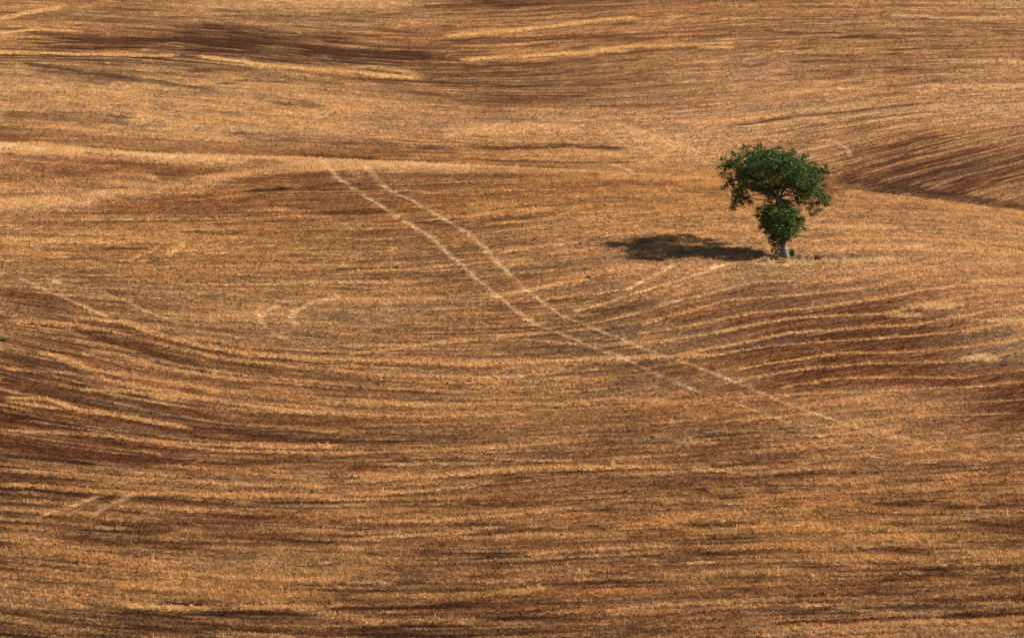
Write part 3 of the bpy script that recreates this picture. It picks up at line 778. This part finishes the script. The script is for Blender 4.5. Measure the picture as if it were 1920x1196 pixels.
# bare ring at the trunk
xt = u_of_px(pt) * dt
tx, ty = float(u_of_px(TPX)) * TD, TD
keep &= np.hypot(xt - tx, dt - ty) > .45
ix = np.where(keep)[0][:NT]
xt, yt, zt = xt[ix], dt[ix], z_t[ix]
ct = col_t[ix] * np.exp(RNG.normal(.10, .10, len(ix)))[:, None]
ct[:, 2] *= np.exp(RNG.normal(0, .05, len(ix)))
ct = regular(ct, .2); ct = ct / np.maximum(1, ct.max(axis=1) / .80)[:, None]; ct = np.maximum(ct, .004)
sc_ = np.exp(RNG.normal(0, .25, len(ix))) * np.clip(.78 + 1.2 * (lumt[ix] - .15), .6, 1.15) * (1 - .4 * tm[ix])
me = bpy.data.meshes.new("stubble")
me.vertices.add(len(ix)); me.vertices.foreach_set("co", np.stack([xt, yt, zt], 1).astype(np.float32).ravel())
a = me.attributes.new("straw", 'FLOAT_COLOR', 'POINT')
rgba = np.ones((len(ix), 4), np.float32); rgba[:, :3] = ct; a.data.foreach_set("color", rgba.ravel())
a = me.attributes.new("size", 'FLOAT', 'POINT'); a.data.foreach_set("value", sc_.astype(np.float32))
a = me.attributes.new("turn", 'FLOAT', 'POINT'); a.data.foreach_set("value", RNG.uniform(0, 6.283, len(ix)).astype(np.float32))
a = me.attributes.new("pick", 'INT', 'POINT'); a.data.foreach_set("value", RNG.integers(0, 4, len(ix)).astype(np.int32))
stub = bpy.data.objects.new("stubble", me); COL.objects.link(stub)
tag(stub, "cut straw stubble standing over the whole field", "stubble", kind="stuff")
ng = bpy.data.node_groups.new("stubble_scatter", 'GeometryNodeTree')
ng.interface.new_socket("Geometry", in_out='INPUT', socket_type='NodeSocketGeometry')
ng.interface.new_socket("Geometry", in_out='OUTPUT', socket_type='NodeSocketGeometry')
N = ng.nodes; L = ng.links
gi = N.new("NodeGroupInput"); go = N.new("NodeGroupOutput")
iop = N.new("GeometryNodeInstanceOnPoints"); g2i = N.new("GeometryNodeGeometryToInstance")
for t in reversed(TUFTS):
    oi = N.new("GeometryNodeObjectInfo"); oi.inputs[0].default_value = t
    L.new(oi.outputs["Geometry"], g2i.inputs[0])
def named(nm, ty):
    n = N.new("GeometryNodeInputNamedAttribute"); n.data_type = ty; n.inputs[0].default_value = nm; return n.outputs[0]
L.new(gi.outputs[0], iop.inputs["Points"]); L.new(g2i.outputs[0], iop.inputs["Instance"])
iop.inputs["Pick Instance"].default_value = True
L.new(named("pick", 'INT'), iop.inputs["Instance Index"])
cx = N.new("ShaderNodeCombineXYZ"); L.new(named("turn", 'FLOAT'), cx.inputs[2])
L.new(cx.outputs[0], iop.inputs["Rotation"])
L.new(named("size", 'FLOAT'), iop.inputs["Scale"])
L.new(iop.outputs[0], go.inputs[0])
md = stub.modifiers.new("scatter", 'NODES'); md.node_group = ng

# ------------------------------------------------------------------ the oak
def leaf_material(name, c0, c1):
    m, nt, b = new_mat(name)
    oi = nt.nodes.new("ShaderNodeNewGeometry")
    rp = nt.nodes.new("ShaderNodeValToRGB")
    rp.color_ramp.elements[0].color = (*c0, 1); rp.color_ramp.elements[1].color = (*c1, 1)
    nt.links.new(oi.outputs["Random Per Island"], rp.inputs[0])
    nt.links.new(rp.outputs[0], b.inputs["Base Color"])
    b.inputs["Roughness"].default_value = .55; b.inputs["Specular IOR Level"].default_value = .3
    tr = nt.nodes.new("ShaderNodeBsdfTranslucent"); nt.links.new(rp.outputs[0], tr.inputs[0])
    mx = nt.nodes.new("ShaderNodeMixShader"); mx.inputs[0].default_value = .05
    nt.links.new(b.outputs[0], mx.inputs[1]); nt.links.new(tr.outputs[0], mx.inputs[2])
    nt.links.new(mx.outputs[0], nt.nodes["Material Output"].inputs[0])
    return m
MLEAF = leaf_material("oak_leaf", (.018, .050, .008), (.115, .175, .026))
MWEED = leaf_material("weed_leaf", (.05, .11, .03), (.10, .19, .05))

def bark_material(name, g):
    m, nt, b = new_mat(name)
    tc = nt.nodes.new("ShaderNodeTexCoord")
    mp = nt.nodes.new("ShaderNodeMapping"); mp.inputs["Scale"].default_value = (14, 14, 3)
    n = nt.nodes.new("ShaderNodeTexNoise"); n.inputs["Scale"].default_value = 1; n.inputs["Detail"].default_value = 6
    rp = nt.nodes.new("ShaderNodeValToRGB")
    rp.color_ramp.elements[0].position = .3; rp.color_ramp.elements[0].color = (.13 * g, .12 * g, .115 * g, 1)
    rp.color_ramp.elements[1].position = .65; rp.color_ramp.elements[1].color = (.50 * g, .48 * g, .46 * g, 1)
    nt.links.new(tc.outputs["Object"], mp.inputs[0]); nt.links.new(mp.outputs[0], n.inputs["Vector"])
    nt.links.new(n.outputs["Fac"], rp.inputs[0]); nt.links.new(rp.outputs[0], b.inputs["Base Color"])
    b.inputs["Roughness"].default_value = .9
    bp = nt.nodes.new("ShaderNodeBump"); bp.inputs["Strength"].default_value = .8; bp.inputs["Distance"].default_value = .03
    nt.links.new(n.outputs["Fac"], bp.inputs["Height"]); nt.links.new(bp.outputs[0], b.inputs["Normal"])
    return m
MBARK = bark_material("grey_bark", .6); MLIMB = bark_material("limb_bark", .3)

def tube(pts, rads, seg=10, flare=None):
    """one tapered tube as (verts, quads)"""
    P = [Vector(p) for p in pts]; vs = []; fs = []
    up = Vector((0, 1, 0))
    for i, p in enumerate(P):
        t = (P[min(i + 1, len(P) - 1)] - P[max(i - 1, 0)]).normalized()
        s = t.cross(up).normalized(); w = s.cross(t).normalized()
        for k in range(seg):
            an = 6.28318 * k / seg
            rr = rads[i] * (1 + (flare[i] if flare else 0) * math.cos(3 * an + .6) + .06 * math.sin(5 * an + i))
            vs.append(p + (s * math.cos(an) + w * math.sin(an)) * rr)
    for i in range(len(P) - 1):
        for k in range(seg):
            a0 = i * seg + k; a1 = i * seg + (k + 1) % seg
            fs.append((a0, a1, a1 + seg, a0 + seg))
    return vs, fs
def merge(parts):
    vs = []; fs = []
    for v, f in parts:
        o = len(vs); vs += [tuple(q) for q in v]; fs += [tuple(i + o for i in q) for q in f]
    return vs, fs

MPP = 260.0 / F                                     # metres per photo pixel at the tree
for _ in range(8):                                  # stand it where the photo shows the foot of the trunk
    tz = ground_z(tx, ty)
    seen = 598 - F * math.tan(PITCH - math.atan((H - tz) / ty))
    ty += (seen - 482.5) / 8.2; tx = float(u_of_px(TPX)) * ty
tz = ground_z(tx, ty)
tree = bpy.data.objects.new("oak_tree", None); COL.objects.link(tree)
tree.location = (tx, ty, tz)
tree.empty_display_size = .5
tag(tree, "lone green oak with broad flat crown over a bushy ball of leaves", "tree")

def T(cx_, cy_, y=0.0):
    """tree-local point from the enlarged tracing (4.6 tracing units per photo pixel, base at 688,1067)"""
    x = (cx_ - 690) / 4.6 * MPP
    z = (1067 - cy_) / 4.6 * MPP / math.cos(R(10.2)) * 1.01 - y * .18
    return Vector((x, y, z))
rr = random.Random(5)
trunk_pts = [T(692, 1085), T(690, 1050), T(683, 1000), T(672, 950), T(662, 880), T(648, 780), T(632, 680), T(626, 600), T(622, 530), T(626, 450)]
tv = tube(trunk_pts, [.34, .27, .215, .18, .16, .155, .145, .135, .125, .10], 14, [.3, .22, .12, .06, .03, 0, 0, 0, 0, 0])
v, f = merge([tv])
mesh_np("trunk", v, f, MBARK, tree, True)

LOBES = [  # tracing x, y, rx, ry, depth (m), relative leaf amount
    (235, 262, 78, 62, .2, 1), (290, 215, 50, 38, -.5, .8), (400, 195, 95, 70, .3, 1), (540, 200, 100, 75, .6, 1), (680, 205, 95, 75, .4, 1), (790, 262, 90, 78, .2, 1),
    (890, 335, 85, 75, .2, 1), (975, 345, 72, 62, .3, 1), (960, 440, 80, 75, -.2, 1), (1005, 540, 66, 62, .1, 1), (945, 610, 45, 55, -.2, .9),
    (870, 470, 90, 75, -.4, 1), (760, 370, 90, 75, -.6, 1), (620, 330, 95, 70, -1.0, .8), (460, 300, 80, 70, -.9, .75), (370, 350, 90, 75, -.4, 1), (255, 385, 68, 62, -.1, .9),
    (290, 470, 68, 50, .1, 1.2), (300, 548, 58, 38, 0, 1.3), (245, 590, 26, 36, 0, 1.3), (370, 545, 48, 30, .2, .8), (430, 460, 70, 48, -.2, .9), (490, 490, 60, 40, -.5, 1.1),
    (570, 430, 60, 42, -.8, .75), (700, 430, 60, 40, -1.2, .9), (790, 500, 55, 40, -.9, 1), (620, 480, 50, 30, -1.3, .5), (830, 540, 62, 45, -.2, .8), (780, 560, 38, 30, .3, .5), (1050, 560, 32, 36, 0, .8), (905, 655, 20, 26, 0, .5),
    (185, 300, 40, 40, 0, .7), (195, 430, 28, 30, 0, .6), (560, 540, 28, 26, .4, .5),
    # front and back masses that make the crown round
    (420, 300, 95, 62, -2.0, 1), (600, 300, 100, 62, -2.5, 1), (780, 340, 95, 66, -2.1, 1), (900, 420, 80, 66, -1.5, 1), (330, 330, 80, 60, -1.3, .9),
    (430, 250, 95, 62, 1.8, 1), (600, 240, 105, 66, 2.2, 1), (780, 290, 100, 66, 2.0, 1), (900, 360, 80, 66, 1.4, 1), (330, 290, 80, 60, 1.4, 1),
    (500, 200, 90, 50, 1.1, 1), (700, 220, 90, 55, 1.3, 1), (560, 190, 100, 50, -.8, 1), (700, 250, 90, 55, -1.4, 1),
    (520, 310, 80, 55, 2.9, .8), (720, 320, 80, 55, 3.0, .8), (620, 360, 80, 50, -3.2, .8),
    (480, 400, 85, 55, -1.6, .9), (640, 410, 80, 44, -2.2, .6), (780, 440, 85, 55, -1.8, .9), (380, 420, 80, 55, -1.2, .9), (890, 500, 70, 55, -1.2, .9),
    (530, 470, 60, 38, -.6, .9), (600, 455, 50, 34, -1.4, .8), (450, 470, 60, 40, .6, .9), (540, 520, 34, 30, .2, .6), (680, 400, 60, 40, -1.6, .8),
    (560, 260, 80, 60, -3.2, .9), (700, 270, 80, 60, -3.2, .9), (450, 280, 70, 55, -2.8, .8), (820, 330, 70, 55, -2.7, .8),
    (470, 330, 80, 55, 2.7, .9), (800, 370, 80, 55, 2.7, .9), (640, 300, 80, 50, 3.4, .8), (350, 380, 70, 45, 1.8, .8), (900, 450, 70, 50, 1.7, .8),
    (470, 420, 60, 40, 1.6, .7), (820, 440, 70, 45, 1.7, .8),
]
BALL = []
for k in range(30):
    a_ = 2.39996 * k; zz = 1 - 2 * (k + .5) / 30
    q = math.sqrt(1 - zz * zz)
    bx, bz = 650 + 128 * q * math.cos(a_), 752 - 118 * zz
    bx -= 18 * zz; q2 = 1 + .16 * zz
    bx = 650 + (bx - 650) * q2
    BALL.append((bx, bz, 64, 56, 1.8 * q * math.sin(a_), .95))
BALL += [(820, 780, 50, 62, -.1, 1), (470, 700, 44, 46, 0, .8), (560, 620, 60, 40, 0, .8), (700, 610, 60, 42, .1, .8), (760, 870, 45, 32, -.2, .8), (640, 890, 50, 40, 0, .9), (690, 925, 36, 28, -.2, .9), (715, 905, 34, 26, -.1, .8), (665, 950, 22, 20, -.3, .6), (600, 850, 50, 40, -.3, .8), (655, 945, 26, 30, .3, .7), (622, 955, 34, 34, .35, .9), (640, 1005, 24, 30, .3, .9), (598, 925, 34, 32, .7, .9), (625, 1035, 20, 22, .35, .7), (590, 975, 26, 26, .9, .7), (620, 900, 36, 30, .8, .8), (690, 880, 46, 36, 1.0, .9), (600, 870, 46, 36, 1.3, .9), (460, 640, 30, 30, .2, .5), (560, 830, 45, 35, .2, .8), (830, 735, 34, 20, 0, .5)]  # low sprouts left of and behind the trunk are added to join its shadow

er = random.Random(21)
for (ex_, ez_) in [(118, 285), (150, 205), (240, 178), (345, 130), (470, 108), (655, 108), (760, 150), (868, 205), (930, 262), (1040, 285), (1072, 345), (1045, 440), (1088, 545), (1050, 610),
                   (990, 655), (935, 690), (170, 455), (150, 345), (232, 640), (395, 585), (560, 560), (320, 600), (800, 600), (850, 600), (1010, 300)]:
    LOBES.append((ex_ + er.uniform(-8, 8), ez_ + er.uniform(-6, 10), er.uniform(14, 24), er.uniform(12, 22), er.uniform(-.5, .5), .5))

def leaves_for(lobes, per, clump_r, seed, lsize, back=0.0):
    """clumps of small leaf blades spread over each lobe, denser near its skin; returns (V,F) arrays of quads"""
    g = np.random.default_rng(seed); VV = []
    for (lx, lz, rx, rz, dy, am) in lobes:
        c = T(lx, lz, dy * 1.05 + back)
        ax = rx / 4.6 * MPP; az = rz / 4.6 * MPP; ay = (ax + az) / 2
        vol = (ax * ay * az) ** (2 / 3.)
        ncl = max(5, int(per * am * vol / .35))
        dirs = g.normal(size=(ncl, 3)); dirs /= np.linalg.norm(dirs, axis=1)[:, None]
        rad = g.uniform(.35, 1.3, ncl) ** .9
        cen = np.array(c) + dirs * rad[:, None] * np.array([ax, ay, az])
        for q, dq in zip(cen, dirs):
            n = g.integers(14, 30); cr_ = clump_r * g.uniform(.6, 1.25)
            p = q + g.normal(size=(n, 3)) * np.array([cr_, cr_, cr_ * .7]) * .55
            nrm = g.normal(size=(n, 3)) + dq * .9 + np.array([0, 0, .8]); nrm /= np.linalg.norm(nrm, axis=1)[:, None]
            t = np.cross(nrm, g.normal(size=(n, 3))); t /= np.linalg.norm(t, axis=1)[:, None]
            b = np.cross(nrm, t)
            s = lsize * g.uniform(.6, 1.3, n)[:, None]
            VV.append(np.stack([p - t * s, p - b * s * .55 + t * s * .1, p + t * s, p + b * s * .55 + t * s * .1], axis=1))
    VV = np.concatenate(VV)
    n = len(VV)
    return VV.reshape(-1, 3), np.arange(n * 4).reshape(n, 4)

v, f = leaves_for(LOBES, 58, .22, 3, .056, .9)
mesh_np("crown", v, f, MLEAF, tree)
print("crown leaves", len(f))
v, f = leaves_for(BALL, 60, .16, 4, .054)
lower = mesh_np("lower_foliage", v, f, MLEAF, tree)
tag(lower, "dark rounded ball of leaves growing round the trunk below the crown, with low sprouts added")

# limbs
limbs = []
fork = [T(628, 560), T(624, 520), T(624, 470), T(640, 600)]
for k, (lx, lz, rx, rz, dy, am) in enumerate(LOBES):
    if am < .6 or k % 3 == 1: continue
    end = T(lx, lz, dy + .5); st = fork[k % 3].copy()
    md_ = st.lerp(end, .45) + Vector((rr.uniform(-.12, .12), rr.uniform(-.12, .12), rr.uniform(-.25, .05)))
    r0 = .04 if k % 4 else .065
    limbs.append(tube([st, st.lerp(md_, .5) + Vector((0, 0, -.05)), md_, md_.lerp(end, .5) + Vector((rr.uniform(-.1, .1), 0, .06)), end],
                      [r0, r0 * .8, r0 * .6, r0 * .4, .012], 7))
for k, (lx, lz, rx, rz, dy, am) in enumerate(BALL[::2]):
    end = T(lx, lz, dy); st = trunk_pts[4 + k % 3]
    limbs.append(tube([st, st.lerp(end, .5) + Vector((0, 0, .08)), end], [.035, .02, .008], 6))
limbs.append(tube([T(632, 590), T(660, 552), T(710, 532), T(770, 540), T(830, 560)], [.05, .04, .034, .026, .015], 7))
v, f = merge(limbs)
mesh_np("limbs", v, f, MLIMB, tree, True)

# ------------------------------------------------------------------ small plants and stones by the trunk
print('tree', tx, ty, tz)
def weed(px, row, w, h, n, label, cat, mat, name, seed, ls=.05):
    x, y, z = place(px, row); g = np.random.default_rng(seed)
    az = g.uniform(0, 6.283, n); rr_o = w * np.sqrt(g.random(n)) * .8; hh_ = h * g.uniform(.25, 1.25, n) * (1.15 - .6 * rr_o / w)
    tip = np.stack([rr_o * np.cos(az), rr_o * np.sin(az), hh_], 1)
    mid = tip * np.array([.62, .62, .66]) + g.normal(0, .02, (n, 3))
    side = np.stack([-np.sin(az), np.cos(az), g.normal(0, .5, n)], 1) * ls * g.uniform(.25, .6, n)[:, None]
    vs = np.concatenate([[[0, 0, -.05]], np.stack([mid + side, tip, mid - side], 1).reshape(-1, 3)])
    k_ = 1 + 3 * np.arange(n)
    o = mesh_np(name, vs, np.stack([np.zeros(n, int), k_, k_ + 1, k_ + 2], 1), mat)
    o.location = (x, y, z)
    tag(o, label, cat); return o

def solid_mat(name, c, rough=.9):
    m, nt, b = new_mat(name)
    n = nt.nodes.new("ShaderNodeTexNoise"); n.inputs["Scale"].default_value = 14; n.inputs["Detail"].default_value = 5
    rp = nt.nodes.new("ShaderNodeValToRGB")
    rp.color_ramp.elements[0].position = .3; rp.color_ramp.elements[0].color = (*[q * .6 for q in c], 1)
    rp.color_ramp.elements[1].position = .7; rp.color_ramp.elements[1].color = (*c, 1)
    tc = nt.nodes.new("ShaderNodeTexCoord"); nt.links.new(tc.outputs["Object"], n.inputs["Vector"])
    nt.links.new(n.outputs["Fac"], rp.inputs[0]); nt.links.new(rp.outputs[0], b.inputs["Base Color"])
    b.inputs["Roughness"].default_value = rough
    return m
MDRY = solid_mat("dry_weed", (.62, .52, .36)); MDARKDRY = solid_mat("brown_weed", (.30, .20, .13))
weed(1484, 481, .30, .55, 150, "small green weed sprouting at the right foot of the oak trunk", "weed", MWEED, "green_weed", 1)
weed(1499, 488, .36, .50, 150, "greyish dry weed clump just right of the green weed at the oak", "weed", MDRY, "dry_weed", 2)
weed(1434, 494, .36, .40, 130, "pale dry grass clump in front of the oak's shadow, left of the trunk", "grass clump", MDRY, "dry_weed", 3)
weed(1452, 488, .40, .45, 150, "brown dead brush at the left foot of the oak trunk", "brush", MDARKDRY, "dry_brush", 4)
weed(1532, 487, .40, .34, 130, "low brown dead brush in the open stubble right of the oak", "brush", MDARKDRY, "dry_brush", 5)
weed(3, 639, .35, .14, 120, "low green weed patch at the left edge of the field", "weed", MWEED, "green_weed", 6)
weed(1894, 1143, .3, .10, 60, "dull green weed patch low in the right corner of the field", "weed", MWEED, "green_weed", 7)

def lump(px, row, r, label, cat, mat, name, seed, sq=.7):
    x, y, z = place(px, row)
    bm = bmesh.new(); bmesh.ops.create_icosphere(bm, subdivisions=3, radius=r)
    g = random.Random(seed); ph_ = [g.uniform(0, 6) for _ in range(6)]
    for v_ in bm.verts:
        n = v_.co.normalized()
        s = 1 + .16 * math.sin(3 * n.x + ph_[0]) + .14 * math.sin(4 * n.y + ph_[1]) + .12 * math.sin(5 * n.z + ph_[2]) + .06 * math.sin(11 * n.x + 9 * n.y + ph_[3])
        v_.co = Vector((n.x * r * s * 1.2, n.y * r * s, n.z * r * s * sq))
    me = bpy.data.meshes.new(name); bm.to_mesh(me); bm.free(); me.materials.append(mat)
    o = bpy.data.objects.new(name, me); COL.objects.link(o); o.location = (x, y, z + r * sq * .35); o.rotation_euler = (0, 0, g.uniform(0, 6))
    tag(o, label, cat); return o
MCLOD = solid_mat("dark_clod", (.045, .032, .02)); MSTONE = solid_mat("pale_stone", (.5, .44, .34))
lump(1105, 526, .11, "small dark clod on open stubble left of the oak's shadow", "clod", MCLOD, "earth_clod", 1)
lump(1046, 765, .16, "small dark brown clod in the stubble below the wheel tracks", "clod", MCLOD, "earth_clod", 2, .5)
lump(1494, 494, .14, "pale stone in front of the green weed at the oak", "stone", MSTONE, "field_stone", 3)
lump(1429, 491, .13, "pale stone beside the shadow edge left of the oak trunk", "stone", MSTONE, "field_stone", 4)
lump(1583, 1056, .10, "small pinkish white stone low in the right half of the field", "stone", MSTONE, "field_stone", 5)
